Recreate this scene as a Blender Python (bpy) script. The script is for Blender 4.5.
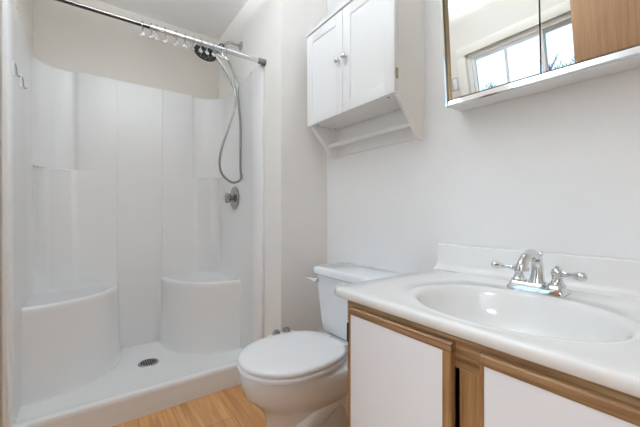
import bpy, bmesh, math, random
from mathutils import Vector, Matrix
PI = math.pi
C = bpy.context.scene.collection
for o in list(bpy.data.objects):
    bpy.data.objects.remove(o)
scene = bpy.context.scene

# ---------------------------------------------------------------- camera, sky, lights, exposure
CAM_A = math.radians(35.93)
cam_data = bpy.data.cameras.new('camera')
cam_data.sensor_width = 36.0
cam_data.lens = 316.0 / 640.0 * 36.0
cam_data.clip_start = 0.02
cam = bpy.data.objects.new('camera', cam_data)
C.objects.link(cam)
cam.location = (0, 0, 0.994)
cam.rotation_euler = (PI / 2, 0, PI / 2 - CAM_A)
scene.camera = cam

world = bpy.data.worlds.new('sky')
scene.world = world
world.use_nodes = True
wn = world.node_tree
bg = wn.nodes['Background']
bg.inputs['Color'].default_value = (0.62, 0.80, 1.0, 1)
bg.inputs['Strength'].default_value = 2.0

def area_light(name, loc, rot, sx, sy, power, color=(1, 1, 1), shape='RECTANGLE'):
    d = bpy.data.lights.new(name, 'AREA')
    d.shape = shape
    d.size = sx
    if shape in ('RECTANGLE', 'ELLIPSE'):
        d.size_y = sy
    d.energy = power
    d.color = color
    o = bpy.data.objects.new(name, d)
    C.objects.link(o)
    o.location = loc
    o.rotation_euler = rot
    return o

portal = area_light('window_daylight', (-0.91, -0.71, 1.30), (-PI / 2, 0, 0), 1.08, 1.30, 1.0)
portal.data.cycles.is_portal = True
FILL_LAMP = (-1.10, 0.15, 2.15)        # added fill lamp out of view, bounced off the ceiling like a flash
area_light('uplight', (FILL_LAMP[0], FILL_LAMP[1], FILL_LAMP[2] + 0.055), (PI, 0, 0), 0.26, 0.26, 63.0, (0.83, 0.925, 1.0), 'DISK')

HALL_FILL = (0.40, -1.40, 2.41)  # unseen hall lamp, added as frontal fill through the doorway
area_light('hall_fill', (HALL_FILL[0], HALL_FILL[1], 2.29), (0, 0, 0), 0.34, 0.34, 28.0, (0.86, 0.94, 1.0), 'DISK')

scene.view_settings.view_transform = 'Standard'
scene.view_settings.look = 'None'
scene.view_settings.exposure = 0.07
scene.view_settings.gamma = 1.0
scene.view_settings.use_curve_mapping = False
scene.cycles.use_denoising = True
scene.cycles.max_bounces = 14
scene.cycles.diffuse_bounces = 8
scene.cycles.glossy_bounces = 6
scene.cycles.transparent_max_bounces = 12
scene.cycles.sample_clamp_indirect = 6.0

# ---------------------------------------------------------------- materials
def mat(name, color, rough=0.5, metal=0.0, coat=0.0, spec=0.5, bump=None, var=None, noise_scale=8.0):
    m = bpy.data.materials.new(name)
    m.use_nodes = True
    nt = m.node_tree
    b = nt.nodes['Principled BSDF']
    b.inputs['Roughness'].default_value = rough
    b.inputs['Metallic'].default_value = metal
    b.inputs['Coat Weight'].default_value = coat
    b.inputs['Coat Roughness'].default_value = 0.08
    b.inputs['Specular IOR Level'].default_value = spec
    tc = nt.nodes.new('ShaderNodeTexCoord')
    n = nt.nodes.new('ShaderNodeTexNoise')
    n.inputs['Scale'].default_value = noise_scale
    n.inputs['Detail'].default_value = 3
    nt.links.new(tc.outputs['Object'], n.inputs['Vector'])
    mx = nt.nodes.new('ShaderNodeMix')
    mx.data_type = 'RGBA'
    v = 0.02 if var is None else var
    mx.inputs[6].default_value = tuple(min(1, c * (1 - v)) for c in color) + (1,)
    mx.inputs[7].default_value = tuple(min(1, c * (1 + v)) for c in color) + (1,)
    nt.links.new(n.outputs['Fac'], mx.inputs[0])
    nt.links.new(mx.outputs[2], b.inputs['Base Color'])
    if bump:
        n2 = nt.nodes.new('ShaderNodeTexNoise')
        n2.inputs['Scale'].default_value = bump[0]
        n2.inputs['Detail'].default_value = 2
        nt.links.new(tc.outputs['Object'], n2.inputs['Vector'])
        bp = nt.nodes.new('ShaderNodeBump')
        bp.inputs['Strength'].default_value = bump[1]
        bp.inputs['Distance'].default_value = 0.002
        nt.links.new(n2.outputs['Fac'], bp.inputs['Height'])
        nt.links.new(bp.outputs['Normal'], b.inputs['Normal'])
    return m

def wood(name, dark, mid, light, axis='X', scale=1.0, rough=0.45):
    """oak: noise stretched along the grain axis"""
    m = bpy.data.materials.new(name)
    m.use_nodes = True
    nt = m.node_tree
    b = nt.nodes['Principled BSDF']
    b.inputs['Roughness'].default_value = rough
    tc = nt.nodes.new('ShaderNodeTexCoord')
    mp = nt.nodes.new('ShaderNodeMapping')
    s = [90 * scale, 90 * scale, 90 * scale]
    s['XYZ'.index(axis)] = 3.5 * scale
    mp.inputs['Scale'].default_value = s
    nt.links.new(tc.outputs['Object'], mp.inputs['Vector'])
    n = nt.nodes.new('ShaderNodeTexNoise')
    n.inputs['Scale'].default_value = 1.0
    n.inputs['Detail'].default_value = 5
    n.inputs['Roughness'].default_value = 0.65
    nt.links.new(mp.outputs['Vector'], n.inputs['Vector'])
    r = nt.nodes.new('ShaderNodeValToRGB')
    e = r.color_ramp.elements
    e[0].position, e[0].color = 0.28, dark + (1,)
    e[1].position, e[1].color = 0.72, light + (1,)
    k = r.color_ramp.elements.new(0.5)
    k.color = mid + (1,)
    nt.links.new(n.outputs['Fac'], r.inputs['Fac'])
    nt.links.new(r.outputs['Color'], b.inputs['Base Color'])
    return m

def floor_mat():
    m = bpy.data.materials.new('vinyl_planks')
    m.use_nodes = True
    nt = m.node_tree
    b = nt.nodes['Principled BSDF']
    b.inputs['Roughness'].default_value = 0.38
    tc = nt.nodes.new('ShaderNodeTexCoord')
    mp = nt.nodes.new('ShaderNodeMapping')
    mp.inputs['Location'].default_value = (1.05, -0.376, 0)
    nt.links.new(tc.outputs['Object'], mp.inputs['Vector'])
    br = nt.nodes.new('ShaderNodeTexBrick')
    br.offset = 0.37
    br.inputs['Scale'].default_value = 1.0
    br.inputs['Brick Width'].default_value = 1.22
    br.inputs['Row Height'].default_value = 0.192
    br.inputs['Mortar Size'].default_value = 0.0012
    br.inputs['Mortar Smooth'].default_value = 0.3
    br.inputs['Bias'].default_value = 0.0
    br.inputs['Color1'].default_value = (0.54, 0.265, 0.092, 1)
    br.inputs['Color2'].default_value = (0.74, 0.43, 0.19, 1)
    br.inputs['Mortar'].default_value = (0.28, 0.15, 0.07, 1)
    nt.links.new(mp.outputs['Vector'], br.inputs['Vector'])
    mp2 = nt.nodes.new('ShaderNodeMapping')
    mp2.inputs['Scale'].default_value = (3.0, 42, 1)
    nt.links.new(tc.outputs['Object'], mp2.inputs['Vector'])
    n = nt.nodes.new('ShaderNodeTexNoise')
    n.inputs['Scale'].default_value = 1.0
    n.inputs['Detail'].default_value = 6
    n.inputs['Distortion'].default_value = 1.2
    nt.links.new(mp2.outputs['Vector'], n.inputs['Vector'])
    r = nt.nodes.new('ShaderNodeValToRGB')
    r.color_ramp.elements[0].position = 0.3
    r.color_ramp.elements[0].color = (0.62, 0.54, 0.46, 1)
    r.color_ramp.elements[1].position = 0.7
    r.color_ramp.elements[1].color = (1.0, 1.0, 1.0, 1)
    nt.links.new(n.outputs['Fac'], r.inputs['Fac'])
    mx = nt.nodes.new('ShaderNodeMix')
    mx.data_type = 'RGBA'
    mx.blend_type = 'MULTIPLY'
    mx.inputs[0].default_value = 1.0
    nt.links.new(br.outputs['Color'], mx.inputs[6])
    nt.links.new(r.outputs['Color'], mx.inputs[7])
    nt.links.new(mx.outputs[2], b.inputs['Base Color'])
    return m

def glass_mat():
    m = bpy.data.materials.new('window_glass')
    m.use_nodes = True
    nt = m.node_tree
    nt.nodes.remove(nt.nodes['Principled BSDF'])
    out = nt.nodes['Material Output']
    t = nt.nodes.new('ShaderNodeBsdfTransparent')
    t.inputs['Color'].default_value = (0.96, 0.98, 0.97, 1)
    g = nt.nodes.new('ShaderNodeBsdfGlossy')
    g.inputs['Roughness'].default_value = 0.02
    fr = nt.nodes.new('ShaderNodeFresnel')
    fr.inputs['IOR'].default_value = 1.45
    mx = nt.nodes.new('ShaderNodeMixShader')
    nt.links.new(fr.outputs['Fac'], mx.inputs['Fac'])
    nt.links.new(t.outputs['BSDF'], mx.inputs[1])
    nt.links.new(g.outputs['BSDF'], mx.inputs[2])
    nt.links.new(mx.outputs['Shader'], out.inputs['Surface'])
    return m

def emit_mat(name, color, strength):
    m = bpy.data.materials.new(name)
    m.use_nodes = True
    b = m.node_tree.nodes['Principled BSDF']
    b.inputs['Base Color'].default_value = (0.9, 0.9, 0.88, 1)
    b.inputs['Emission Color'].default_value = color + (1,)
    b.inputs['Emission Strength'].default_value = strength
    return m

M = {}
M['paint'] = mat('wall_paint', (0.85, 0.825, 0.795), 0.55, bump=(260, 0.06))
M['beige_paint'] = mat('beige_wall_paint', (0.70, 0.66, 0.605), 0.55, bump=(260, 0.06))
M['white_paint'] = mat('white_wall_paint', (0.83, 0.83, 0.83), 0.5, bump=(260, 0.06))
M['ceiling'] = mat('ceiling_paint', (0.86, 0.86, 0.86), 0.8)
M['acrylic'] = mat('shower_acrylic', (0.86, 0.86, 0.86), 0.27, coat=0.0, var=0.01)
M['ceramic'] = mat('toilet_ceramic', (0.84, 0.865, 0.895), 0.08, coat=0.4, var=0.01)
M['seat'] = mat('toilet_seat_plastic', (0.86, 0.87, 0.885), 0.2, var=0.01)
M['marble'] = mat('cultured_marble', (0.80, 0.80, 0.79), 0.12, coat=0.4, var=0.015)
M['laminate'] = mat('white_laminate', (0.86, 0.885, 0.93), 0.3, var=0.01)
M['cab_white'] = mat('cabinet_white', (0.83, 0.835, 0.84), 0.35, var=0.01)
M['chrome'] = mat('chrome', (0.74, 0.74, 0.75), 0.06, metal=1.0, var=0.01)
M['dark_reflect_chrome'] = mat('chrome_dark_reflection', (0.10, 0.095, 0.09), 0.12, metal=1.0)  # black reflection along the rod put into the metal's colour
M['clip'] = mat('pale_clip_plastic', (0.62, 0.62, 0.61), 0.15)
M['dim_reflect_chrome'] = mat('dim_reflect_chrome', (0.36, 0.355, 0.345), 0.16, metal=1.0)  # chrome with the room's dark reflections put into its colour
M['grey_plate'] = mat('grey_plate', (0.42, 0.42, 0.41), 0.4)
M['cab_shaded'] = mat('cabinet_shaded_side', (0.85, 0.825, 0.775), 0.4, var=0.02)  # cabinet white toned warm and dim: shade of the right side painted in
M['satin'] = mat('satin_steel', (0.42, 0.41, 0.40), 0.28, metal=1.0)
M['hose'] = mat('grey_metal_hose', (0.30, 0.295, 0.285), 0.35, metal=0.85)
M['black'] = mat('black_plastic', (0.018, 0.018, 0.02), 0.3)
M['rubber'] = mat('grey_rubber', (0.13, 0.13, 0.12), 0.6)
M['brass'] = mat('old_brass', (0.36, 0.30, 0.19), 0.22, metal=1.0)
M['knob'] = mat('brushed_nickel', (0.62, 0.61, 0.60), 0.2, metal=1.0)
M['mirror'] = mat('mirror_silver', (0.90, 0.905, 0.90), 0.0, metal=1.0, var=0.001)
M['dark'] = mat('dark_gap', (0.02, 0.017, 0.015), 0.7)
M['oak'] = wood('oak_along_x', (0.11, 0.05, 0.018), (0.31, 0.18, 0.08), (0.52, 0.36, 0.20), 'X')
M['oak_v'] = wood('oak_along_z', (0.15, 0.06, 0.02), (0.30, 0.155, 0.06), (0.46, 0.28, 0.13), 'Z')
M['oak_trim'] = wood('oak_dark_edge', (0.10, 0.045, 0.016), (0.25, 0.135, 0.058), (0.42, 0.27, 0.14), 'X')
M['door_oak'] = wood('door_oak', (0.29, 0.15, 0.068), (0.37, 0.205, 0.10), (0.44, 0.26, 0.14), 'Z', 0.6, 0.4)
M['floor'] = floor_mat()
M['glass'] = glass_mat()
M['vinyl'] = mat('white_vinyl', (0.84, 0.83, 0.80), 0.35)
M['trim'] = mat('window_trim', (0.78, 0.74, 0.67), 0.4)
M['clear'] = mat('clear_plastic', (0.25, 0.25, 0.245), 0.1, spec=0.8)
M['bark'] = mat('bark', (0.16, 0.12, 0.09), 0.9, var=0.2)
M['ground'] = mat('winter_lawn', (0.22, 0.22, 0.12), 0.95, var=0.25, noise_scale=3)
M['siding'] = mat('exterior_siding', (0.6, 0.58, 0.55), 0.7)
M['fill_lamp_glass'] = emit_mat('lit_fill_glass', (1.0, 0.96, 0.90), 0.6)  # glowing bowls of the two added fill lamps

# ---------------------------------------------------------------- mesh helpers
def obj(name, bm, m, parent=None, smooth=True, angle=38, loc=None):
    bmesh.ops.recalc_face_normals(bm, faces=bm.faces)
    me = bpy.data.meshes.new(name)
    bm.to_mesh(me)
    bm.free()
    me.materials.append(m)
    if smooth:
        me.shade_smooth()
        me.set_sharp_from_angle(angle=math.radians(angle))
    o = bpy.data.objects.new(name, me)
    C.objects.link(o)
    if parent is not None:
        o.parent = parent
        if parent.type == 'EMPTY' or loc is None:
            pw = world_of(parent)
            o.matrix_parent_inverse = pw.inverted()
    return o

def world_of(o):
    """world matrix without a depsgraph update"""
    mtx = o.matrix_basis.copy()
    if o.parent is not None:
        mtx = world_of(o.parent) @ o.matrix_parent_inverse @ mtx
    return mtx

def empty(name, label, cat, loc, group=None):
    o = bpy.data.objects.new(name, None)
    o.empty_display_size = 0.05
    C.objects.link(o)
    o.location = loc
    o['label'] = label
    o['category'] = cat
    if group:
        o['group'] = group
    return o

def tag(o, label, cat, group=None):
    o['label'] = label
    o['category'] = cat
    if group:
        o['group'] = group
    return o

def struct(name, bm, m, parent=None, smooth=False):
    o = obj(name, bm, m, parent, smooth=smooth)
    if parent is None:
        o['kind'] = 'structure'
    return o

def new():
    return bmesh.new()

def box(bm, x0, x1, y0, y1, z0, z1, bev=0.0, seg=2):
    t = bmesh.new()
    bmesh.ops.create_cube(t, size=1.0)
    for v in t.verts:
        v.co = Vector(((x0 + x1) / 2 + v.co.x * (x1 - x0), (y0 + y1) / 2 + v.co.y * (y1 - y0), (z0 + z1) / 2 + v.co.z * (z1 - z0)))
    if bev > 0:
        bmesh.ops.bevel(t, geom=t.edges[:], offset=bev, segments=seg, affect='EDGES', profile=0.6)
    merge(bm, t)
    return bm

def merge(bm, t, mtx=None):
    if mtx is not None:
        bmesh.ops.transform(t, matrix=mtx, verts=t.verts)
    me = bpy.data.meshes.new('tmp')
    t.to_mesh(me)
    t.free()
    bm.from_mesh(me)
    bpy.data.meshes.remove(me)

def loft(bm, rings, cap0=True, cap1=True, closed=True):
    vs = [[bm.verts.new(p) for p in r] for r in rings]
    n = len(rings[0])
    for a, b in zip(vs, vs[1:]):
        for i in range(n if closed else n - 1):
            j = (i + 1) % n
            bm.faces.new((a[i], a[j], b[j], b[i]))
    if cap0:
        bm.faces.new(vs[0][::-1])
    if cap1:
        bm.faces.new(vs[-1])
    return bm

def frame_of(d):
    d = d.normalized()
    up = Vector((0, 0, 1)) if abs(d.z) < 0.95 else Vector((1, 0, 0))
    a = d.cross(up).normalized()
    return a, d.cross(a).normalized()

def tube(bm, pts, rad, seg=12, cap=True, closed=False):
    """tube along points, rad a number or one per point (parallel transport)"""
    pts = [Vector(p) for p in pts]
    n = len(pts)
    rads = rad if isinstance(rad, (list, tuple)) else [rad] * n
    rings = []
    a = None
    for i, p in enumerate(pts):
        if closed:
            d = pts[(i + 1) % n] - pts[i - 1]
        else:
            d = pts[min(i + 1, n - 1)] - pts[max(i - 1, 0)]
        d = d.normalized()
        if a is None:
            a, _ = frame_of(d)
        else:
            a = (a - d * a.dot(d)).normalized()
        b = d.cross(a)
        rings.append([p + (a * math.cos(2 * PI * k / seg) + b * math.sin(2 * PI * k / seg)) * rads[i] for k in range(seg)])
    if closed:
        loft(bm, rings + [rings[0]], False, False)
        bmesh.ops.remove_doubles(bm, verts=bm.verts, dist=1e-6)
    else:
        loft(bm, rings, cap, cap)
    return bm

def spline(pts, sub=8):
    """Catmull-Rom through pts"""
    P = [Vector(p) for p in pts]
    P = [P[0] * 2 - P[1]] + P + [P[-1] * 2 - P[-2]]
    out = []
    for i in range(1, len(P) - 2):
        for k in range(sub):
            t = k / sub
            p0, p1, p2, p3 = P[i - 1:i + 3]
            out.append(0.5 * ((2 * p1) + (p2 - p0) * t + (2 * p0 - 5 * p1 + 4 * p2 - p3) * t * t + (3 * p1 - p0 - 3 * p2 + p3) * t ** 3))
    out.append(P[-2])
    return out

def lathe(bm, prof, origin=(0, 0, 0), axis=(0, 0, 1), seg=24):
    """prof: (radius, height) list turned about axis through origin"""
    axis = Vector(axis).normalized()
    a, b = frame_of(axis)
    o = Vector(origin)
    rings = []
    for r, h in prof:
        r = max(r, 1e-5)
        rings.append([o + axis * h + (a * math.cos(2 * PI * k / seg) + b * math.sin(2 * PI * k / seg)) * r for k in range(seg)])
    loft(bm, rings, True, True)
    bmesh.ops.remove_doubles(bm, verts=bm.verts, dist=2e-5)
    return bm

def sphere(bm, c, r, seg=20, sc=(1, 1, 1)):
    t = bmesh.new()
    bmesh.ops.create_uvsphere(t, u_segments=seg, v_segments=seg // 2 + 2, radius=r)
    merge(bm, t, Matrix.Translation(c) @ Matrix.Diagonal((sc[0], sc[1], sc[2], 1)))
    return bm

def prism_x(bm, yz, x0, x1, bev=0.0):
    """polygon in (y,z) extruded from x0 to x1"""
    t = bmesh.new()
    loft(t, [[(x0, y, z) for y, z in yz], [(x1, y, z) for y, z in yz]])
    bmesh.ops.recalc_face_normals(t, faces=t.faces)
    if bev:
        bmesh.ops.bevel(t, geom=t.edges[:], offset=bev, segments=2, affect='EDGES')
    merge(bm, t)
    return bm

def prism_y(bm, xz, y0, y1, bev=0.0):
    t = bmesh.new()
    loft(t, [[(x, y0, z) for x, z in xz], [(x, y1, z) for x, z in xz]])
    bmesh.ops.recalc_face_normals(t, faces=t.faces)
    if bev:
        bmesh.ops.bevel(t, geom=t.edges[:], offset=bev, segments=2, affect='EDGES')
    merge(bm, t)
    return bm

# ---------------------------------------------------------------- setting
YW = 1.16            # vanity wall
XP = -1.528          # face of the partition beside the toilet
YV = 0.844           # shower valve wall
XB = -2.575          # shower back wall
YF = -0.62           # window wall
XR = 0.95            # right wall
ZC = 2.41
XS = -1.767          # front of the shower

struct('floor', box(new(), -2.7, XR + 0.1, YF - 0.12, YW + 0.1, -0.05, 0.0), M['floor'])
struct('ceiling', box(new(), -2.7, XR + 0.1, YF - 0.12, YW + 0.1, ZC, ZC + 0.08), M['ceiling'])
struct('wall_back', box(new(), XP, XR + 0.1, YW, YW + 0.1, 0, ZC), M['white_paint'])
struct('wall_partition', box(new(), -2.7, XP, YV, YW + 0.1, 0, ZC), M['paint'])
struct('wall_left', box(new(), -2.7, XB, -0.285, YV, 0, ZC), M['beige_paint'])
struct('wall_shower_end', box(new(), -2.7, XS + 0.02, YF - 0.12, -0.285, 0, ZC), M['beige_paint'])
struct('wall_right', box(new(), XR, XR + 0.1, YF - 0.12, YW, 0, ZC), M['paint'])
WX0, WX1, WZ0, WZ1 = -1.452, -0.372, 0.66, 1.945      # window opening
b = new()
box(b, XS + 0.02, WX0, YF - 0.12, YF, 0, ZC)
box(b, WX1, -0.05, YF - 0.12, YF, 0, ZC)
box(b, -0.05, 0.60, YF - 0.12, YF, 2.05, ZC)
box(b, 0.60, XR, YF - 0.12, YF, 0, ZC)
box(b, WX0, WX1, YF - 0.12, YF, 0, WZ0)
box(b, WX0, WX1, YF - 0.12, YF, WZ1, ZC)
struct('wall_front', b, M['beige_paint'])

b = new()  # unseen hall, added for reflections in the chrome and for fill light
box(b, -0.18, -0.10, -2.2, YF - 0.12, -0.05, ZC)
box(b, 0.90, 0.98, -2.2, YF - 0.12, -0.05, ZC)
box(b, -0.18, 0.98, -2.28, -2.2, -0.05, ZC)
struct('wall_added_hall', b, M['white_paint'])
struct('floor_added_hall', box(new(), -0.10, 0.90, -2.2, YF - 0.12, -0.05, 0.0), M['floor'])
struct('ceiling_added_hall', box(new(), -0.10, 0.90, -2.2, YF - 0.12, ZC, ZC + 0.08), M['ceiling'])
b = new()
box(b, -0.05, -0.03, YF - 0.125, YF + 0.004, 0, 2.05)
box(b, 0.58, 0.60, YF - 0.125, YF + 0.004, 0, 2.05)
box(b, -0.03, 0.58, YF - 0.125, YF + 0.004, 2.03, 2.05)
struct('trim_1', b, M['door_oak'])

# window: casing, sliding sashes with one muntin each
b = new()
fw = 0.035
box(b, WX0, WX1, YF - 0.10, YF - 0.02, WZ1 - fw, WZ1)
box(b, WX0, WX1, YF - 0.10, YF - 0.02, WZ0, WZ0 + fw)
box(b, WX0, WX0 + fw, YF - 0.10, YF - 0.02, WZ0 + fw, WZ1 - fw)
box(b, WX1 - fw, WX1, YF - 0.10, YF - 0.02, WZ0 + fw, WZ1 - fw)
win = struct('window_1', b, M['vinyl'])
b = new()
box(b, WX0 - 0.07, WX1 + 0.07, YF, YF + 0.018, WZ1, WZ1 + 0.07, 0.004)
box(b, WX0 - 0.07, WX1 + 0.07, YF, YF + 0.018, WZ0 - 0.07, WZ0, 0.004)
box(b, WX0 - 0.07, WX0, YF, YF + 0.018, WZ0, WZ1, 0.004)
box(b, WX1, WX1 + 0.07, YF, YF + 0.018, WZ0, WZ1, 0.004)
obj('window_casing', b, M['trim'], win)
xm = (WX0 + WX1) / 2
for (x0, x1, yy) in ((WX0 + fw, xm + 0.011, YF - 0.055), (xm - 0.011, WX1 - fw, YF - 0.085)):
    b = new()
    s = 0.022
    z0, z1 = WZ0 + fw, WZ1 - fw
    box(b, x0, x1, yy, yy + 0.022, z1 - s, z1)
    box(b, x0, x1, yy, yy + 0.022, z0, z0 + s)
    box(b, x0, x0 + s, yy, yy + 0.022, z0 + s, z1 - s)
    box(b, x1 - s, x1, yy, yy + 0.022, z0 + s, z1 - s)
    box(b, (x0 + x1) / 2 - 0.007, (x0 + x1) / 2 + 0.007, yy + 0.004, yy + 0.018, z0 + s, z1 - s)
    sash = obj('window_sash', b, M['vinyl'], win)
    obj('window_pane', box(new(), x0 + s, x1 - s, yy + 0.009, yy + 0.013, z0 + s, z1 - s), M['glass'], sash)

# oak door leaf standing open in front of the window wall (seen in the mirror)
door = struct('door_1', box(new(), -0.692, -0.058, -0.53, -0.49, 0.012, 2.035, 0.003), M['door_oak'])
b = new()
lathe(b, [(0.0, 0), (0.03, 0.0), (0.03, 0.006), (0.012, 0.012), (0.011, 0.035), (0.026, 0.045), (0.028, 0.058), (0.018, 0.068), (0, 0.07)], (-0.63, -0.491, 0.95), (0, 1, 0))
obj('door_knob', b, M['knob'], door)

# ground outside
struct('ground', box(new(), -14, 12, -20, YF - 0.12, -0.45, -0.40), M['ground'])

# ---------------------------------------------------------------- shower stall
YL = -0.27
YR = 0.83
XBK = -2.52
shower = empty('shower_stall', 'white acrylic shower stall with two corner seats and low curb', 'shower', (-2.15, 0.28, 0))

def plan(niche):
    """half plan, mirrored: list of (x, d) with d = inward distance from the side wall plane"""
    W = YR - YL
    pts = [(-1.735, -0.012), (-1.738, 0.002), (-1.748, 0.008), (-1.78, 0.010), (-1.87, 0.009), (-1.895, 0.0)]
    if niche:
        r = 0.165
        xb = -2.553
        cx, cd = xb + r, r
        for k in range(9):
            a = PI / 2 * k / 8
            pts.append((cx - r * math.sin(a), cd - r * math.cos(a)))
        pts += [(xb + 0.001, 0.178), (xb + 0.008, 0.189), (XBK - 0.010, 0.201), (XBK - 0.001, 0.214)]
    else:
        r = 0.07
        cx, cd = XBK + r, r
        for k in range(9):
            a = PI / 2 * k / 8
            pts.append((cx - r * math.sin(a), cd - r * math.cos(a)))
        pts += [(XBK, 0.16), (XBK, 0.18), (XBK, 0.20), (XBK, 0.212)]
    pts += [(XBK, 0.409), (XBK - 0.004, 0.414)]
    right = [(x, YR - d) for x, d in pts]
    left = [(x, YL + d) for x, d in reversed(pts)]
    return right + left

A = plan(False)
B = plan(True)
TOPZ = 1.895
def at(p, z, off=0.0):
    return [(x, y, z) for x, y in p]
def outer(p, z):
    o = []
    for x, y in p:
        if y > 0.45:
            yy, xx = (YV - 0.002, x) if x > -2.36 else (min(YV - 0.002, y + 0.05), XB + 0.002)
            if x <= -2.36 and y > 0.70:
                yy = YV - 0.002
        elif y < 0.1:
            yy, xx = (-0.284, x) if x > -2.36 else (max(-0.284, y - 0.05), XB + 0.002)
            if x <= -2.36 and y < -0.12:
                yy = -0.284
        else:
            yy, xx = y, XB + 0.002
        o.append((xx, yy, z))
    return o
b = new()
rings = [at(A, 0.06), at(A, 1.262), at([(x * 0.75 + X * 0.25, y * 0.75 + Y * 0.25) for (x, y), (X, Y) in zip(A, B)], 1.270), at(B, 1.270), at(B, TOPZ - 0.012)]
rings.append([(x + (XB - x) * 0.04, y, TOPZ - 0.003) for x, y in B])
rings.append([(a[0] + (o_[0] - a[0]) * 0.3, a[1] + (o_[1] - a[1]) * 0.3, TOPZ) for a, o_ in zip(at(B, TOPZ), outer(B, TOPZ))])
rings.append(outer(B, TOPZ))
loft(b, rings, False, False, closed=False)
obj('shower_surround', b, M['acrylic'], shower, angle=35)

# pan with curb, a profile run along y
prof = [(XS + 0.004, 0.0), (XS, 0.10), (XS - 0.002, 0.110), (XS - 0.008, 0.117), (XS - 0.018, 0.119), (XS - 0.052, 0.117), (XS - 0.066, 0.110),
        (XS - 0.085, 0.092), (XS - 0.11, 0.082), (XS - 0.16, 0.079), (-2.20, 0.072), (-2.53, 0.078), (-2.55, 0.085), (-2.55, 0.0)]
obj('shower_pan', prism_y(new(), prof, -0.283, YV - 0.003), M['acrylic'], shower, angle=30)

def seat(cx, cy, sx, sy, rx, ry):
    """quarter-round seat in a corner (cx,cy); sx,sy = direction into the stall"""
    def ring(k, z, inset=0.0):
        pts = [(cx - sx * 0.02, cy - sy * 0.008, z)]
        n = 24
        for i in range(n + 1):
            a = PI / 2 * i / n
            e = 0.92
            c, s = math.cos(a) ** e, math.sin(a) ** e
            px = (rx * k - inset) * c
            py = (ry * k - inset) * s
            if i == 0: py = -0.008
            if i == n: px = -0.02
            pts.append((cx + sx * px, cy + sy * py, z))
        return pts
    t = new()
    loft(t, [ring(1.045, 0.068), ring(1.035, 0.082), ring(1.02, 0.10), ring(1.0, 0.50), ring(1.0, 0.522), ring(1.0, 0.531, 0.004), ring(1.0, 0.536, 0.012), ring(1.0, 0.536, 0.03), ring(1.0, 0.533, 0.036)])
    return t
obj('shower_seat', seat(XBK, YR, 1, -1, 0.44, 0.42), M['acrylic'], shower, angle=50)
obj('shower_seat', seat(XBK, YL, 1, 1, 0.45, 0.42), M['acrylic'], shower, angle=50)

# drain strainer
b = new()
DZ = 0.0735
lathe(b, [(0.058, -0.004), (0.058, 0.001), (0.055, 0.004), (0.046, 0.0045), (0.044, 0.002)], (-2.199, 0.287, DZ), seg=32)
dr = obj('drain_strainer', b, M['satin'], shower)
b = new()
for i in range(-3, 4):
    for j in range(-3, 4):
        if i * i + j * j <= 10:
            lathe(b, [(0.0042, 0.0), (0.0042, 0.0012)], (-2.199 + i * 0.0125, 0.287 + j * 0.0125, DZ + 0.0032), seg=10)
obj('drain_hole', b, M['dark'], dr, smooth=False)

# ---------------------------------------------------------------- shower fittings
# valve
VX, VZ = -2.176, 1.104
valve = empty('shower_valve', 'round chrome shower valve with a clear knob on the shower side wall', 'shower valve', (VX, YR, VZ))
obj('escutcheon', lathe(new(), [(0.0, 0), (0.082, 0.0), (0.083, 0.003), (0.078, 0.009), (0.06, 0.013), (0.04, 0.016), (0.03, 0.019), (0, 0.019)], (VX, YR + 0.001, VZ), (0, -1, 0), 40), M['dim_reflect_chrome'], valve)
hb = new()
rings = []
for (r, h, amp) in ((0.016, 0.017, 0), (0.016, 0.032, 0), (0.026, 0.036, 0.003), (0.031, 0.044, 0.005), (0.032, 0.06, 0.005), (0.029, 0.069, 0.004), (0.018, 0.072, 0.0)):
    rings.append([(VX + (r + amp * math.cos(7 * 2 * PI * k / 56)) * math.cos(2 * PI * k / 56), YR - h, VZ + (r + amp * math.cos(7 * 2 * PI * k / 56)) * math.sin(2 * PI * k / 56)) for k in range(56)])
loft(hb, rings)
obj('valve_knob', hb, M['dim_reflect_chrome'], valve)

# shower arm from the painted wall above the surround
AX = -2.095
arm = empty('shower_outlet', 'bent chrome shower arm with wall flange above the curtain rod', 'shower arm', (AX, YV, 2.155))
obj('arm_flange', lathe(new(), [(0, 0), (0.031, 0.0), (0.032, 0.003), (0.027, 0.009), (0.014, 0.014), (0, 0.014)], (AX, YV, 2.155), (0, -1, 0)), M['satin'], arm)
obj('arm_pipe', tube(new(), spline([(AX, YV - 0.005, 2.155), (AX, 0.80, 2.157), (AX, 0.765, 2.155), (AX, 0.74, 2.14), (AX, 0.715, 2.118)], 6), 0.0095), M['satin'], arm)
b = new()
sphere(b, (AX, 0.706, 2.108), 0.021)
obj('swivel_ball', b, M['black'], arm)
b = new()
tube(b, [(AX, 0.706, 2.10), (AX + 0.005, 0.70, 2.065), (AX + 0.012, 0.715, 2.035)], [0.014, 0.017, 0.013], 14)
tube(b, [(AX + 0.002, 0.70, 2.078), (AX + 0.02, 0.66, 2.062)], [0.015, 0.02], 14)
obj('hose_bracket', b, M['satin'], arm)

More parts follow.
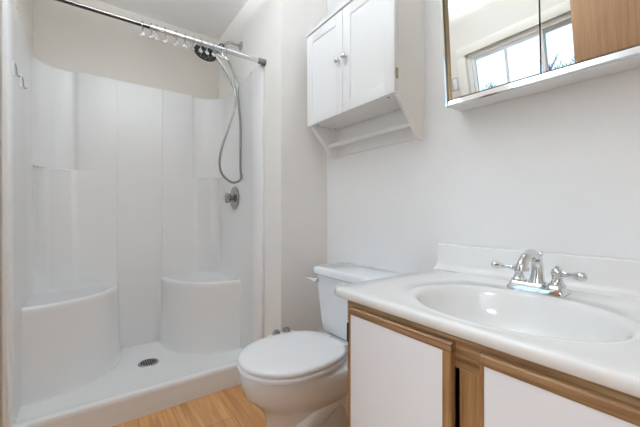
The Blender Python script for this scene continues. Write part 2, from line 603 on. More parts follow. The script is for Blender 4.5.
# hand shower docked at the bracket, its oval head behind the rod
hs = empty('hand_shower', 'black and chrome hand shower docked in a bracket behind the curtain rod', 'hand shower', (AX, 0.66, 2.05))
p_head = Vector((AX + 0.025, 0.592, 2.022))
nrm = Vector((0.30, -0.25, -0.92)).normalized()        # spray face points down and into the room
long_ax = Vector((0.0, 0.84, -0.52))
long_ax = (long_ax - nrm * long_ax.dot(nrm)).normalized()
side_ax = nrm.cross(long_ax)
def oval(c, a_, b_, seg=32):
    return [c + long_ax * a_ * math.cos(2 * PI * k / seg) + side_ax * b_ * math.sin(2 * PI * k / seg) for k in range(seg)]
b = new()
loft(b, [oval(p_head - nrm * 0.028, 0.02, 0.016), oval(p_head - nrm * 0.024, 0.05, 0.038), oval(p_head - nrm * 0.010, 0.068, 0.052), oval(p_head + nrm * 0.006, 0.071, 0.055), oval(p_head + nrm * 0.010, 0.066, 0.05)])
head = obj('shower_head', b, M['black'], hs)
b = new()
loft(b, [oval(p_head + nrm * 0.0085, 0.058, 0.043), oval(p_head + nrm * 0.013, 0.054, 0.04)])
obj('spray_face', b, M['black'], head)
b = new()
for k in range(16):
    q = 2 * PI * k / 16
    rr = (0.042, 0.03) if k % 2 else (0.026, 0.018)
    c0 = p_head + nrm * 0.012 + long_ax * rr[0] * math.cos(q) + side_ax * rr[1] * math.sin(q)
    lathe(b, [(0.003, 0), (0.003, 0.003)], c0, nrm, 8)
obj('spray_nozzle', b, M['satin'], head)
hp = spline([(AX + 0.02, 0.63, 2.035), (AX + 0.018, 0.672, 2.005), (AX + 0.02, 0.715, 1.955), (AX + 0.022, 0.748, 1.905), (AX + 0.022, 0.762, 1.878)], 5)
b = new()
tube(b, hp, [0.012 + 0.004 * math.sin(PI * min(1, i / (len(hp) - 1) * 1.1)) for i in range(len(hp))], 14)
obj('shower_handle', b, M['chrome'], hs)

hose_pts = [(AX + 0.022, 0.762, 1.885), (AX + 0.02, 0.782, 1.80), (AX + 0.02, 0.778, 1.70), (AX + 0.02, 0.735, 1.56), (AX + 0.02, 0.690, 1.42), (AX + 0.02, 0.676, 1.315), (AX + 0.02, 0.697, 1.245),
            (AX + 0.02, 0.762, 1.200), (AX + 0.02, 0.822, 1.225), (AX + 0.02, 0.852, 1.30), (AX + 0.02, 0.850, 1.40), (AX + 0.02, 0.828, 1.58), (AX + 0.02, 0.806, 1.74), (AX + 0.02, 0.795, 1.86), (AX + 0.018, 0.782, 1.95), (AX + 0.014, 0.750, 2.02), (AX + 0.012, 0.716, 2.045)]
hose_pts = [(x + 0.03 if z < 1.95 else x, min(y, 0.818), z) for x, y, z in hose_pts]
hose_pts[0] = (AX + 0.022, 0.762, 1.885)
hc = spline(hose_pts, 10)
b = new()
tube(b, hc, [0.0075 + (0.0006 if i % 2 else 0) for i in range(len(hc))], 10)
tag(obj('shower_hose', b, M['hose'], None, angle=80), 'looped grey metal shower hose hanging down the shower side wall', 'shower hose')

# curtain rod: thin inner tube with a dark reflection in its colour, thicker bright outer tube, rubber end
RX = -1.726
RZ = 1.898
rod = empty('curtain_rod', 'chrome tension curtain rod across the shower opening', 'curtain rod', (RX, 0.30, RZ))
b = new(); tube(b, [(RX, -0.28, RZ), (RX, 0.30, RZ)], 0.0088, 16); obj('inner_tube', b, M['dark_reflect_chrome'], rod)
b = new(); tube(b, [(RX, 0.232, RZ), (RX, 0.233, RZ), (RX, 0.805, RZ)], [0.0105, 0.0125, 0.0125], 20); obj('outer_tube', b, M['chrome'], rod)
b = new(); lathe(b, [(0.0, 0), (0.0175, 0.0), (0.0185, 0.008), (0.0165, 0.012), (0.0165, 0.042), (0.0135, 0.046)], (RX, YV, RZ), (0, -1, 0)); obj('end_cap', b, M['rubber'], rod)
b = new(); lathe(b, [(0.0, 0), (0.0175, 0.0), (0.0185, 0.008), (0.0165, 0.012), (0.0165, 0.042), (0.0095, 0.046)], (RX, -0.285, RZ), (0, 1, 0)); obj('end_cap', b, M['rubber'], rod)

# curtain hooks: a wire loop over the rod, a ball on top, a clip below
b = new()
loop = [(0.0025, 0, -0.034), (0.0022, 0, -0.028)] + [(0.0175 * math.cos(math.radians(-75 + 285 * k / 21)), 0, 0.0175 * math.sin(math.radians(-75 + 285 * k / 21)) - 0.002) for k in range(22)]
tube(b, loop, 0.0024, 8)
ringp = obj('curtain_hook', b, M['satin'])
b = new()
sphere(b, (0.004, 0, 0.0175), 0.0048, 12, (1.5, 1, 1))
o_ball = obj('roller_ball', b, M['satin'], ringp)
b = new()
clip = [(0.0025, 0.0105 * math.sin(2 * PI * k / 20) * (1 if math.cos(2 * PI * k / 20) < 0.3 else 0.8), -0.042 + 0.0095 * math.cos(2 * PI * k / 20)) for k in range(20)]
tube(b, clip, 0.0022, 8, closed=True)
o_clip = obj('hook_clip', b, M['satin'], ringp)
b = new()
sphere(b, (0.0025, 0, -0.0435), 0.0068, 14, (0.45, 1, 0.95))
o_bead = obj('clip_bead', b, M['clip'], o_clip)
ords = ['leftmost', 'second', 'third', 'fourth', 'fifth', 'sixth', 'seventh', 'eighth', 'ninth', 'tenth', 'eleventh', 'rightmost']
ys = [0.200, 0.238, 0.260, 0.300, 0.351, 0.392, 0.429, 0.469, 0.502, 0.540, 0.579, 0.610]
random.seed(4)
for i, y in enumerate(ys):
    if i == 0:
        h = ringp
    else:
        h = ringp.copy(); C.objects.link(h)
        for ch in (o_ball, o_clip):
            c = ch.copy(); C.objects.link(c); c.parent = h
            if ch is o_clip:
                g = o_bead.copy(); C.objects.link(g); g.parent = c
    r_in = 0.0088 if y < 0.232 else 0.0125
    h.location = (RX, y, RZ + r_in - 0.0137)
    h.rotation_euler = (0, 0, math.radians(random.uniform(-25, 25)))
    o_ = ords[i]
    lab = {0: 'leftmost chrome curtain hook on the shower curtain rod', 11: 'rightmost chrome curtain hook on the rod, nearest the shower arm'}.get(i, '%s chrome curtain hook from the left on the shower curtain rod' % o_)
    tag(h, lab, 'curtain hook', 'chrome curtain hooks on the rod')

# two clear stick-on hooks on the shower's left wall
for (hx, hz, lab) in ((-1.80, 1.592, 'clear stick-on hook on left shower wall, nearer the opening'), (-2.047, 1.619, 'clear stick-on hook on left shower wall, farther inside')):
    t = empty('wall_hook', lab, 'hook', (hx, YL + 0.008, hz), 'clear hooks on the shower wall')
    y0 = YL + (0.011 if hx > -1.9 else 0.001)
    obj('hook_plate', box(new(), hx - 0.012, hx + 0.012, y0 - 0.003, y0 + 0.003, hz - 0.03, hz + 0.03, 0.002), M['acrylic'], t)
    b = new()
    tube(b, spline([(hx, y0 + 0.002, hz + 0.026), (hx, y0 + 0.008, hz + 0.008), (hx, y0 + 0.009, hz - 0.012), (hx, y0 + 0.013, hz - 0.027), (hx, y0 + 0.022, hz - 0.024)], 5), 0.0026, 8)
    obj('hook_arm', b, M['clear'], t)

# ---------------------------------------------------------------- toilet
TX = -1.12
TYB = 1.15
toilet = empty('toilet', 'white two-piece toilet with closed lid beside the vanity', 'toilet', (TX, 0.80, 0))
def egg(z, tf, tb, hw, rear=0.0, tc=None, n=48, inset=0.0, pw=2.0, x_off=0.0):
    """outline in plan: front at distance tf from the wall, back at tb, half width hw; rear = half width of the squared back"""
    tc = tc if tc is not None else tb + (tf - tb) * 0.52
    pts = []
    for k in range(n):
        a = 2 * PI * k / n
        s, c = math.sin(a), math.cos(a)
        if c >= 0:
            x = hw * math.copysign(abs(s) ** (2 / pw), s)
            t = tc + (tf - tc) * c ** (2 / pw) if c > 0 else tc
        else:
            e = 1.0 if rear == 0 else 0.72
            t = tc + (tb - tc) * abs(c) ** e
            w = hw * abs(s) ** e
            w = max(w, rear) if rear and abs(c) < 0.999 else (w if not rear else rear * abs(s) / max(abs(s), 1e-6) if abs(s) > 1e-6 else 0)
            x = math.copysign(w, s) if abs(s) > 1e-6 else 0
        L = math.hypot(x, t - tc) or 1
        if inset:
            x -= inset * x / L
            t -= inset * (t - tc) / L
        pts.append((TX + x + x_off, TYB - t, z))
    return pts
# bowl and pedestal in one body
b = new()
loft(b, [egg(0.0, 0.612, 0.14, 0.119), egg(0.012, 0.615, 0.135, 0.122), egg(0.03, 0.602, 0.14, 0.113), egg(0.10, 0.590, 0.14, 0.107), egg(0.185, 0.596, 0.13, 0.111),
         egg(0.225, 0.610, 0.12, 0.122), egg(0.252, 0.630, 0.10, 0.145), egg(0.282, 0.660, 0.08, 0.165), egg(0.31, 0.683, 0.06, 0.178), egg(0.35, 0.694, 0.045, 0.184), egg(0.378, 0.696, 0.035, 0.185), egg(0.387, 0.690, 0.036, 0.178), egg(0.392, 0.683, 0.04, 0.165)])
body = obj('toilet_bowl', b, M['ceramic'], toilet, angle=60)
# trapway bulges on both sides
for s in (-1, 1):
    b = new()
    p = spline([(TX + s * 0.072, TYB - 0.50, 0.12), (TX + s * 0.082, TYB - 0.42, 0.20), (TX + s * 0.088, TYB - 0.33, 0.245), (TX + s * 0.085, TYB - 0.25, 0.20), (TX + s * 0.078, TYB - 0.20, 0.10), (TX + s * 0.07, TYB - 0.18, 0.02)], 6)
    tube(b, p, 0.052, 16)
    obj('trapway', b, M['ceramic'], body, angle=60)
# foot flange with bolts
for s in (-1, 1):
    obj('toilet_foot', lathe(new(), [(0.0, 0), (0.05, 0.0), (0.05, 0.02), (0.044, 0.028), (0, 0.03)], (TX + s * 0.085, TYB - 0.31, 0), seg=24), M['ceramic'], body)
for s in (-1, 1):
    obj('floor_bolt', lathe(new(), [(0, 0), (0.013, 0.0), (0.012, 0.006), (0.006, 0.008), (0.005, 0.028), (0, 0.029)], (TX + s * 0.108, TYB - 0.31, 0.029), seg=12), M['black'], body)
# rear deck under the tank
obj('tank_deck', box(new(), TX - 0.15, TX + 0.15, TYB - 0.30, TYB - 0.02, 0.33, 0.3915, 0.015, 3), M['ceramic'], body)
# seat ring
b = new()
So = dict(tf=0.703, tb=0.262, hw=0.188, rear=0.10, tc=0.50)
rings = [egg(0.3955, inset=0.008, **So), egg(0.399, inset=0.001, **So), egg(0.409, **So), egg(0.4135, inset=0.004, **So), egg(0.4135, inset=0.06, **So), egg(0.3925, inset=0.065, **So), egg(0.3925, inset=0.03, **So)]
loft(b, rings + [rings[0]], False, False)
bmesh.ops.remove_doubles(b, verts=b.verts, dist=1e-6)
obj('toilet_seat', b, M['seat'], toilet, angle=50)
b = new()
Lo = dict(tf=0.700, tb=0.262, hw=0.185, rear=0.095, tc=0.50)
loft(b, [egg(0.4137, inset=0.04, **Lo), egg(0.4165, inset=0.007, **Lo), egg(0.419, inset=0.001, **Lo), egg(0.428, **Lo), egg(0.433, inset=0.003, **Lo), egg(0.4365, inset=0.010, **Lo), egg(0.439, inset=0.03, **Lo), egg(0.4405, inset=0.08, **Lo)])
obj('toilet_lid', b, M['seat'], toilet, angle=50)
for s in (-1, 1):
    b = new()
    box(b, TX + s * 0.075 - 0.022, TX + s * 0.075 + 0.022, TYB - 0.285, TYB - 0.24, 0.392, 0.424, 0.008, 3)
    obj('seat_hinge', b, M['seat'], toilet)
# tank
def rrect(x0, x1, y0, y1, z, r=0.03, n=6):
    pts = []
    for (cx, cy, a0) in ((x1 - r, y1 - r, 0), (x0 + r, y1 - r, 90), (x0 + r, y0 + r, 180), (x1 - r, y0 + r, 270)):
        for k in range(n + 1):
            a = math.radians(a0 + 90 * k / n)
            pts.append((cx + r * math.cos(a), cy + r * math.sin(a), z))
    return pts
TF = 0.929
b = new()
loft(b, [rrect(TX - 0.188, TX + 0.188, TF + 0.045, 1.140, 0.392), rrect(TX - 0.201, TX + 0.201, TF + 0.032, 1.145, 0.405), rrect(TX - 0.207, TX + 0.207, TF + 0.026, 1.147, 0.45), rrect(TX - 0.226, TX + 0.226, TF + 0.014, 1.147, 0.64), rrect(TX - 0.229, TX + 0.229, TF + 0.012, 1.147, 0.683)])
obj('tank', b, M['ceramic'], toilet, angle=50)
b = new()
loft(b, [rrect(TX - 0.235, TX + 0.235, TF + 0.006, 1.150, 0.6835), rrect(TX - 0.240, TX + 0.240, TF, 1.152, 0.688), rrect(TX - 0.240, TX + 0.240, TF, 1.152, 0.712), rrect(TX - 0.237, TX + 0.237, TF + 0.004, 1.150, 0.719), rrect(TX - 0.229, TX + 0.229, TF + 0.012, 1.144, 0.7225)])
obj('tank_lid', b, M['ceramic'], toilet, angle=50)
b = new()
lathe(b, [(0, 0), (0.016, 0.0), (0.016, 0.006), (0.012, 0.010), (0, 0.010)], (TX - 0.203, TF + 0.014, 0.655), (0, -1, 0))
piv = obj('lever_pivot', b, M['knob'], toilet)
b = new()
lathe(b, [(0, 0), (0.011, 0.0), (0.009, 0.010), (0, 0.011)], (TX - 0.203, TF + 0.004, 0.655), (0, -1, 0))
tube(b, spline([(TX - 0.203, TF - 0.006, 0.655), (TX - 0.228, TF - 0.008, 0.656), (TX - 0.262, TF - 0.004, 0.652), (TX - 0.272, TF - 0.001, 0.650)], 4), [0.0075] * 10 + [0.006] * 3, 10)
obj('flush_lever', b, M['seat'], toilet)
# bidet control panel at the left of the seat
b = new()
t = bmesh.new()
loft(t, [rrect(TX - 0.245, TX - 0.135, 0.665, 0.82, 0.3935, 0.03), rrect(TX - 0.247, TX - 0.135, 0.663, 0.822, 0.40, 0.03), rrect(TX - 0.245, TX - 0.135, 0.665, 0.82, 0.413, 0.03), rrect(TX - 0.237, TX - 0.14, 0.673, 0.812, 0.418, 0.028)])
merge(b, t)
pan = obj('bidet_panel', b, M['seat'], toilet, angle=50)
for yy in (0.713, 0.770):
    obj('bidet_knob', lathe(new(), [(0, 0), (0.019, 0.0), (0.0195, 0.007), (0.0165, 0.009), (0.016, 0.017), (0.013, 0.021), (0, 0.022)], (TX - 0.217, yy, 0.4175)), M['dim_reflect_chrome'], pan)

# ---------------------------------------------------------------- vanity
VF = 0.594      # face frame plane
VX0, VX1 = -0.686, 0.005
vanity = empty('vanity_cabinet', 'oak trimmed vanity cabinet with white doors under the sink', 'vanity', ((VX0 + VX1) / 2, 0.88, 0))
b = new()
box(b, VX0, VX0 + 0.018, VF + 0.018, YW - 0.002, 0.0, 0.749)
box(b, VX1 - 0.018, VX1, VF + 0.018, YW - 0.002, 0.0, 0.749)
box(b, VX0 + 0.018, VX1 - 0.018, VF + 0.018, YW - 0.002, 0.09, 0.106)
box(b, VX0 + 0.018, VX1 - 0.018, YW - 0.012, YW - 0.002, 0.106, 0.749)
obj('carcass', b, M['oak_v'], vanity, smooth=False)
obj('top_rail', box(new(), VX0, VX1, VF, VF + 0.018, 0.685, 0.7495, 0.0015), M['oak'], vanity)
obj('bottom_rail', box(new(), VX0, VX1, VF, VF + 0.018, 0.09, 0.135, 0.0015), M['oak'], vanity)
obj('toe_kick', box(new(), VX0 + 0.018, VX1 - 0.018, VF + 0.06, VF + 0.075, 0.0, 0.09), M['oak'], vanity)
for (x0, x1) in ((VX0, VX0 + 0.04), (-0.3465, -0.275), (VX1 - 0.04, VX1)):
    obj('stile', box(new(), x0, x1, VF + 0.0005, VF + 0.0185, 0.135, 0.685, 0.001), M['oak_v'], vanity)
DF = 0.577
for (x0, x1, hinge) in ((-0.660, -0.3545, 'l'), (-0.2976, -0.018, 'r')):
    d = obj('vanity_door', box(new(), x0 + 0.006, x1 - 0.006, DF + 0.001, VF - 0.001, 0.106, 0.7175), M['laminate'], vanity)
    b = new()
    prism_x(b, [(VF - 0.001, 0.7357), (DF + 0.003, 0.7357), (DF - 0.001, 0.7335), (DF - 0.001, 0.7175), (VF - 0.001, 0.7175)], x0, x1)
    obj('door_top_trim', b, M['oak_trim'], d, smooth=False)
    obj('door_bottom_trim', box(new(), x0, x1, DF - 0.001, VF - 0.001, 0.10, 0.106), M['oak'], d)
    w = 0.019 if hinge == 'l' else 0.008
    if hinge == 'l':
        obj('door_side_trim', box(new(), x1 - w, x1, DF - 0.001, VF - 0.001, 0.106, 0.717, 0.002), M['oak_v'], d)
        obj('door_side_trim', box(new(), x0, x0 + 0.006, DF, VF - 0.001, 0.106, 0.717), M['oak_v'], d)
    else:
        obj('door_side_trim', box(new(), x0, x0 + w, DF - 0.001, VF - 0.001, 0.106, 0.717, 0.002), M['oak_v'], d)
        obj('door_side_trim', box(new(), x1 - 0.006, x1, DF, VF - 0.001, 0.106, 0.717), M['oak_v'], d)
obj('hinge', box(new(), -0.683, -0.669, VF - 0.006, VF - 0.0003, 0.632, 0.684, 0.002), M['dark'], vanity)
obj('side_bumper', box(new(), VX0 - 0.007, VX0, VF + 0.02, VF + 0.034, 0.708, 0.732, 0.002), M['knob'], vanity)

# top with integral oval bowl
CX0, CX1, CYF, CYB, ZT = -0.75, 0.035, 0.5815, YW - 0.003, 0.776
top = empty('sink_countertop', 'white cultured marble vanity top with moulded oval basin', 'countertop', (-0.36, 0.87, 0.75))
EX, EY, EA, EB = -0.349, 0.795, 0.215, 0.163
b = new()
NA = 144
angs = [2 * PI * k / NA for k in range(NA)]
cr = 0.03
def rect_pt(a, inset):
    """point where the ray from the bowl centre leaves the rounded rectangle"""
    x0, x1, y0, y1 = CX0 + inset, CX1 - inset, CYF + inset, CYB
    dx, dy = math.cos(a), math.sin(a)
    ts = []
    if dx > 1e-9: ts.append((x1 - EX) / dx)
    if dx < -1e-9: ts.append((x0 - EX) / dx)
    if dy > 1e-9: ts.append((y1 - EY) / dy)
    if dy < -1e-9: ts.append((y0 - EY) / dy)
    t = min(ts)
    x, y = EX + dx * t, EY + dy * t
    r = cr - inset
    for (sx, cxr) in ((-1, x0 + r), (1, x1 - r)):
        if (x - cxr) * sx > 0 and y < y0 + r:
            cyr = y0 + r
            # intersect ray with the corner circle
            ox, oy = EX - cxr, EY - cyr
            B_ = ox * dx + oy * dy
            C_ = ox * ox + oy * oy - r * r
            D = B_ * B_ - C_
            if D > 0:
                t = -B_ + math.sqrt(D)
                x, y = EX + dx * t, EY + dy * t
    return x, y
# make corner rays exact
for (px, py) in ((CX0, CYB), (CX1, CYB)):
    a = math.atan2(py - EY, px - EX) % (2 * PI)
    k = min(range(NA), key=lambda i: abs(angs[i] - a))
    angs[k] = a
def ering(s, z, p=2.0):
    return [(EX + EA * s * math.cos(a2), EY + EB * s * math.sin(a2), z) for a2 in [math.atan2(math.sin(a) / EB, math.cos(a) / EA) for a in angs]]
def rring(inset, z):
    return [rect_pt(a, inset) + (z,) for a in angs]
rings = [rring(0.02, 0.7506), rring(0.003, 0.7506), rring(0.0, 0.7536), rring(0.0, 0.768), rring(0.002, 0.7735), rring(0.007, ZT)]
for k in (0.35, 0.7):
    rings.append([(p[0] * (1 - k) + q[0] * k, p[1] * (1 - k) + q[1] * k, ZT) for p, q in zip(rring(0.007, ZT), ering(1.14, ZT))])
rings += [ering(1.14, ZT), ering(1.125, ZT + 0.001), ering(1.10, ZT + 0.0015), ering(1.07, ZT + 0.0008), ering(1.05, ZT - 0.0006), ering(1.03, ZT - 0.0022), ering(1.012, ZT - 0.005), ering(0.995, ZT - 0.0095), ering(0.978, ZT - 0.017), ering(0.955, ZT - 0.030), ering(0.92, ZT - 0.050), ering(0.87, ZT - 0.070), ering(0.80, ZT - 0.089), ering(0.70, ZT - 0.105), ering(0.55, ZT - 0.119), ering(0.36, ZT - 0.128), ering(0.12, ZT - 0.132)]
loft(b, rings, False, True)
slab = obj('counter_slab', b, M['marble'], top, angle=85)
b = new()
lathe(b, [(0.0, 0), (0.021, 0.0), (0.021, 0.002), (0.016, 0.003), (0, 0.003)], (EX, EY, ZT - 0.1335))
obj('basin_drain', b, M['chrome'], slab)
b = new()
prism_x(b, [(YW - 0.003, ZT - 0.005), (1.10, ZT - 0.004), (1.115, ZT + 0.002), (1.126, ZT + 0.010), (1.133, ZT + 0.024), (1.137, ZT + 0.085), (1.139, ZT + 0.093), (1.144, ZT + 0.0965), (YW - 0.003, ZT + 0.0965)], CX0 - 0.006, CX1)
obj('backsplash', b, M['marble'], top, angle=40)

# ---------------------------------------------------------------- faucet
FX, FY, FZ = -0.363, 1.022, ZT + 0.0002
fau = empty('faucet', 'chrome two-handle faucet with curved spout behind the sink', 'faucet', (FX, FY, FZ))
b = new()
loft(b, [rrect(FX - 0.071, FX + 0.071, FY - 0.032, FY + 0.03, FZ - 0.001, 0.008), rrect(FX - 0.071, FX + 0.071, FY - 0.032, FY + 0.03, FZ + 0.004, 0.008), rrect(FX - 0.062, FX + 0.062, FY - 0.024, FY + 0.024, FZ + 0.02, 0.007), rrect(FX - 0.060, FX + 0.060, FY - 0.022, FY + 0.022, FZ + 0.023, 0.006)])
obj('faucet_base', b, M['chrome'], fau, angle=30)
b = new()
lathe(b, [(0.022, 0.0), (0.0215, 0.005), (0.018, 0.010), (0.016, 0.024)], (FX, FY, FZ + 0.022))
sp = spline([(FX, FY, FZ + 0.040), (FX, FY, FZ + 0.072), (FX, FY - 0.012, FZ + 0.094), (FX, FY - 0.040, FZ + 0.107), (FX, FY - 0.074, FZ + 0.102), (FX, FY - 0.098, FZ + 0.085), (FX, FY - 0.104, FZ + 0.075)], 6)
tube(b, sp, [0.0150 - 0.0025 * min(1, i / (len(sp) * 0.6)) for i in range(len(sp))], 20)
sp_o = obj('spout', b, M['chrome'], fau, angle=50)
b = new()
dv = Vector((0, -0.12, -1)).normalized()
lathe(b, [(0.0165, 0.0), (0.0175, 0.004), (0.0165, 0.012), (0.012, 0.013), (0.011, 0.009)], Vector((FX, FY - 0.1035, FZ + 0.079)), dv)
obj('aerator', b, M['chrome'], sp_o)
b = new()
tube(b, [(FX, FY + 0.022, FZ + 0.02), (FX, FY + 0.022, FZ + 0.098)], 0.0032, 10)
sphere(b, (FX, FY + 0.022, FZ + 0.102), 0.0075, 14)
obj('lift_rod', b, M['chrome'], fau)
for s in (-1, 1):
    hx = FX + s * 0.047
    b = new()
    lathe(b, [(0.020, 0.0), (0.0205, 0.004), (0.016, 0.008), (0.0135, 0.012), (0.0118, 0.018), (0.0112, 0.022), (0.0130, 0.025), (0.0135, 0.028), (0.010, 0.030)], (hx, FY, FZ + 0.022))
    sphere(b, (hx, FY, FZ + 0.0575), 0.0145, 18)
    lathe(b, [(0.005, 0.0), (0.005, 0.004), (0.0, 0.006)], (hx, FY, FZ + 0.071), seg=12)
    hnd = obj('faucet_handle', b, M['chrome'], fau, angle=40)
    b = new()
    ang = math.radians(-6 if s < 0 else -24)
    dx, dy = s * math.cos(ang), math.sin(ang)
    lathe(b, [(0.0, 0.0), (0.008, 0.004), (0.0085, 0.010), (0.0062, 0.014), (0.0066, 0.024), (0.0085, 0.036), (0.0115, 0.046), (0.0125, 0.053), (0.0105, 0.060), (0.0045, 0.065), (0.0, 0.066)], (hx + dx * 0.012, FY + dy * 0.012, FZ + 0.0575), (dx, dy, 0.03), 18)
    obj('lever', b, M['chrome'], hnd, angle=50)

# ---------------------------------------------------------------- wall cabinet over the toilet
WX0c, WX1c, WYF, WZT, WZB = -1.4585, -0.8356, 0.968, 1.985, 1.4725
cab = empty('wall_cabinet', 'white two-door wall cabinet with towel bar above the toilet', 'cabinet', ((WX0c + WX1c) / 2, YW, WZB))
side = [(YW - 0.001, WZT - 0.016), (WYF + 0.018, WZT - 0.016), (WYF + 0.018, WZB + 0.012), (0.985, 1.462), (1.000, 1.452), (1.021, 1.428), (1.045, 1.404), (1.065, 1.383), (1.082, 1.362), (1.096, 1.340), (1.106, 1.324), (1.118, 1.316), (1.140, 1.311), (YW - 0.001, 1.311)]
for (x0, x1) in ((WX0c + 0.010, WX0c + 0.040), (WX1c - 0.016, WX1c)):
    obj('side_panel', prism_x(new(), side, x0, x1, 0.001), M['cab_white'] if x0 < -1.2 else M['cab_shaded'], cab, angle=30)
obj('cabinet_top', box(new(), WX0c - 0.006, WX1c + 0.006, WYF - 0.006, YW - 0.001, WZT - 0.016, WZT + 0.002, 0.003), M['cab_white'], cab)
obj('cabinet_floor', box(new(), WX0c + 0.040, WX1c - 0.016, WYF + 0.019, YW - 0.008, WZB + 0.004, WZB + 0.018), M['cab_white'], cab)
for (x, y) in ((WX0c + 0.06, 1.0), (WX1c - 0.06, 1.0), (WX0c + 0.05, 1.13)):
    b = new()
    lathe(b, [(0, 0), (0.0055, 0), (0.0055, 0.001), (0, 0.001)], (x, y, WZB + 0.004), (0, 0, -1), 10)
    obj('screw_head', b, M['rubber'], cab)
b = new()
box(b, WX0c + 0.040, WX1c - 0.016, YW - 0.008, YW - 0.001, 1.322, WZT - 0.016)
obj('back_board', b, M['cab_white'], cab, smooth=False)
b = new()
tube(b, [(WX0c + 0.040, 1.095, 1.375), (WX1c - 0.016, 1.095, 1.375)], 0.0115, 18)
obj('towel_bar', b, M['cab_white'], cab)
xmid = (WX0c + WX1c) / 2 - 0.006
for (x0, x1, s) in ((WX0c + 0.001, xmid - 0.0015, 1), (xmid + 0.0015, WX1c - 0.001, -1)):
    z0, z1 = WZB + 0.002, WZT - 0.019
    fr = 0.052
    b = new()
    box(b, x0, x0 + fr, WYF, WYF + 0.017, z0, z1, 0.0012)
    box(b, x1 - fr, x1, WYF, WYF + 0.017, z0, z1, 0.0012)
    box(b, x0 + fr, x1 - fr, WYF, WYF + 0.017, z1 - fr, z1, 0.0012)
    box(b, x0 + fr, x1 - fr, WYF, WYF + 0.017, z0, z0 + fr, 0.0012)
    d = obj('cabinet_door', b, M['cab_white'], cab, angle=30)
    obj('door_panel', box(new(), x0 + fr - 0.002, x1 - fr + 0.002, WYF + 0.003, WYF + 0.012, z0 + fr - 0.002, z1 - fr + 0.002), M['cab_white'], d, smooth=False)
    kx = (x1 - 0.024) if s > 0 else (x0 + 0.024)
    obj('door_knob', lathe(new(), [(0, 0), (0.008, 0.0), (0.0065, 0.003), (0.006, 0.010), (0.0105, 0.014), (0.013, 0.019), (0.011, 0.024), (0.005, 0.0265), (0, 0.027)], (kx, WYF, 1.728), (0, -1, 0)), M['knob'], d)
    hx = x0 if s > 0 else x1
    for hz in (1.552, 1.90):
        obj('hinge', box(new(), hx - 0.0025, hx + 0.0025, WYF + 0.008, WYF + 0.022, hz - 0.021, hz + 0.021, 0.001), M['brass'], d)

# ---------------------------------------------------------------- medicine cabinet, face leaning forward at the top, hung a little crooked
MP = Vector((-0.67, 1.065, 1.385))
PHI, RHO = 0.12, 0.022
med = empty('medicine_cabinet', 'mirrored medicine cabinet with chrome frame above the sink', 'medicine cabinet', (-0.42, YW, 1.385))
Rm = Matrix.Rotation(RHO, 4, 'Y')
Rt = Matrix.Rotation(PHI, 4, 'X')
MW, MH = 0.70, 0.62
def face_pt(u, w, d=0.0):
    """u across, w up the leaning face, d out of it"""
    v = Rt @ Vector((u, -d, w))
    return MP + Rm @ v
def back_pt(u, w):
    p = MP + Rm @ Vector((u, 0, w))
    return Vector((p.x, YW - 0.001, p.z))
def slab_on_face(u0, u1, w0, w1, d0, d1):
    t = bmesh.new()
    loft(t, [[face_pt(u0, w0, d0), face_pt(u1, w0, d0), face_pt(u1, w1, d0), face_pt(u0, w1, d0)], [face_pt(u0, w0, d1), face_pt(u1, w0, d1), face_pt(u1, w1, d1), face_pt(u0, w1, d1)]])
    return t
b = new()
loft(b, [[face_pt(0.002, 0.002, -0.002), face_pt(MW - 0.002, 0.002, -0.002), face_pt(MW - 0.002, MH, -0.002), face_pt(0.002, MH, -0.002)],
         [back_pt(0.002, 0.002), back_pt(MW - 0.002, 0.002), back_pt(MW - 0.002, MH), back_pt(0.002, MH)]])
obj('cabinet_body', b, M['cab_white'], med, smooth=False)
b = new()
loft(b, [[face_pt(u, 0.0, 0.006), face_pt(u, 0.004, 0.011), face_pt(u, 0.020, 0.006), face_pt(u, 0.024, 0.001), face_pt(u, 0.0, -0.002)] for u in (0.0, MW)])
obj('bottom_track', b, M['chrome'], med, smooth=False)
for (ua, sg) in ((0.0, 1), (MW, -1)):
    b = new()
    loft(b, [[face_pt(ua, w, 0.007), face_pt(ua + sg * 0.004, w, 0.013), face_pt(ua + sg * 0.008, w, 0.012), face_pt(ua + sg * 0.010, w, 0.006), face_pt(ua + sg * 0.010, w, -0.002), face_pt(ua, w, -0.002)] for w in (0.0, MH)])
    fr_ = obj('side_frame', b, M['chrome'], med, smooth=False)
    b = new()
    loft(b, [[face_pt(ua + sg * 0.0101, w, 0.0062), face_pt(ua + sg * 0.016, w, 0.0075), face_pt(ua + sg * 0.0175, w, 0.0065), face_pt(ua + sg * 0.025, w, 0.003), face_pt(ua + sg * 0.025, w, -0.001), face_pt(ua + sg * 0.0101, w, -0.001)] for w in (0.0245, MH)])
    obj('brass_edge', b, M['brass'], fr_, smooth=False)
SEAM = 0.303
for (u0, u1) in ((0.0255, SEAM - 0.002), (SEAM + 0.002, MW - 0.0255)):
    d = obj('mirror_door', slab_on_face(u0, u1, 0.0245, MH - 0.004, 0.0, 0.004), M['mirror'], med, smooth=False)
obj('door_gap', slab_on_face(SEAM - 0.002, SEAM + 0.002, 0.0245, MH - 0.004, -0.001, 0.0045), M['dark'], med, smooth=False)

# small wall plate beside the window (seen in the mirror)
pl = tag(obj('wall_plate', box(new(), -1.612, -1.545, YF, YF + 0.007, 1.69, 1.80, 0.002), M['grey_plate']), 'small white and grey plate on the wall left of the window', 'wall plate')
obj('plate_rocker', box(new(), -1.582, -1.549, YF + 0.006, YF + 0.012, 1.70, 1.79, 0.001), M['cab_white'], pl)

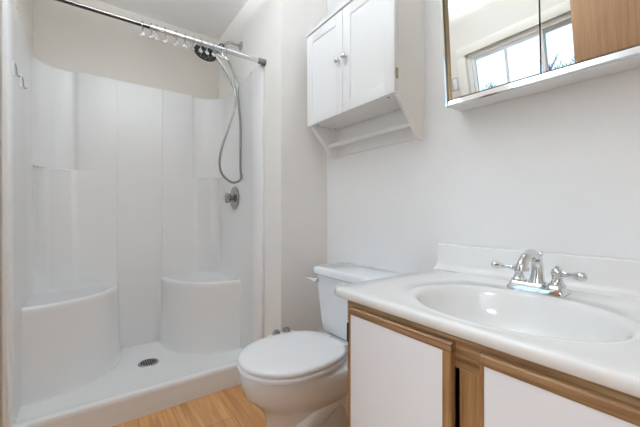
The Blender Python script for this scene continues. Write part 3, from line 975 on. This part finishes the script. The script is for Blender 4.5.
# ---------------------------------------------------------------- added fill lamps, out of view
lamp = empty('fill_pendant', 'added fill uplight with a shallow white bowl hung out of view', 'lamp', (FILL_LAMP[0], FILL_LAMP[1], ZC))
obj('canopy', lathe(new(), [(0, 0), (0.06, 0.0), (0.06, -0.01), (0.045, -0.025), (0, -0.027)], (FILL_LAMP[0], FILL_LAMP[1], ZC), seg=30), M['vinyl'], lamp)
for k in range(3):
    a = 2 * PI * k / 3
    obj('hanging_rod', tube(new(), [(FILL_LAMP[0] + 0.04 * math.cos(a), FILL_LAMP[1] + 0.04 * math.sin(a), ZC - 0.02), (FILL_LAMP[0] + 0.168 * math.cos(a), FILL_LAMP[1] + 0.168 * math.sin(a), FILL_LAMP[2] + 0.05)], 0.003, 8), M['knob'], lamp)
obj('fill_lamp_bowl', lathe(new(), [(0, 0.0), (0.07, 0.004), (0.13, 0.022), (0.165, 0.05), (0.172, 0.062), (0.168, 0.063), (0.16, 0.052), (0.125, 0.027), (0.065, 0.01), (0, 0.006)], FILL_LAMP, seg=40), M['fill_lamp_glass'], lamp)

hl = empty('hall_fill_lamp', 'added fill lamp with lit glass bowl on the unseen hall ceiling', 'lamp', HALL_FILL)
obj('fill_lamp_base', lathe(new(), [(0, 0), (0.19, 0.0), (0.195, -0.012), (0.185, -0.03), (0, -0.03)], HALL_FILL, seg=40), M['vinyl'], hl)
obj('fill_lamp_bowl', lathe(new(), [(0, -0.03), (0.175, -0.03), (0.178, -0.045), (0.165, -0.075), (0.125, -0.10), (0.06, -0.113), (0, -0.115)], HALL_FILL, seg=40), M['fill_lamp_glass'], hl)

# ---------------------------------------------------------------- bare trees outside
def tree(x, y, h, seed, label):
    rnd = random.Random(seed)
    t = empty('bare_tree', label, 'tree', (x, y, -0.40), 'bare trees outside the window')
    b = new()
    twigs = new()
    def grow(p, d, ln, r, lev):
        pts = [p]
        q = p
        for i in range(3):
            d = (d + Vector((rnd.uniform(-.22, .22), rnd.uniform(-.22, .22), rnd.uniform(-.05, .16)))).normalized()
            q = q + d * ln / 3
            pts.append(q)
        r = max(r, 0.007)
        tube(b if lev < 2 else twigs, pts, [r, r * .9, r * .78, max(.006, r * .62)], 6 if lev < 2 else 4)
        if lev < 5:
            for k in range(3 if lev else 4):
                a = rnd.uniform(0, 2 * PI)
                dd = (d + Vector((math.cos(a), math.sin(a), rnd.uniform(0.0, 0.5))) * rnd.uniform(.5, .9)).normalized()
                grow(pts[3 if k < 2 else 2], dd, ln * rnd.uniform(.55, .75), r * .6, lev + 1)
    grow(Vector((x, y, -0.42)), Vector((0, 0, 1)), h * 0.34, 0.085, 0)
    k = (h - 0.4 + 0.42) / (max(v.co.z for v in twigs.verts) + 0.42)
    for m_ in (b, twigs):
        for v in m_.verts:
            v.co.z = (v.co.z + 0.42) * k - 0.42
    obj('trunk', b, M['bark'], t)
    tw = obj('twigs', twigs, M['bark'], t)
    tw['kind'] = 'stuff'
tree(-3.7, -6.0, 2.88, 3, 'bare leafless tree outside the window, its twigs at the left pane')
tree(-2.6, -8.2, 3.25, 11, 'bare leafless tree outside the window, its twigs at the middle of the sash')
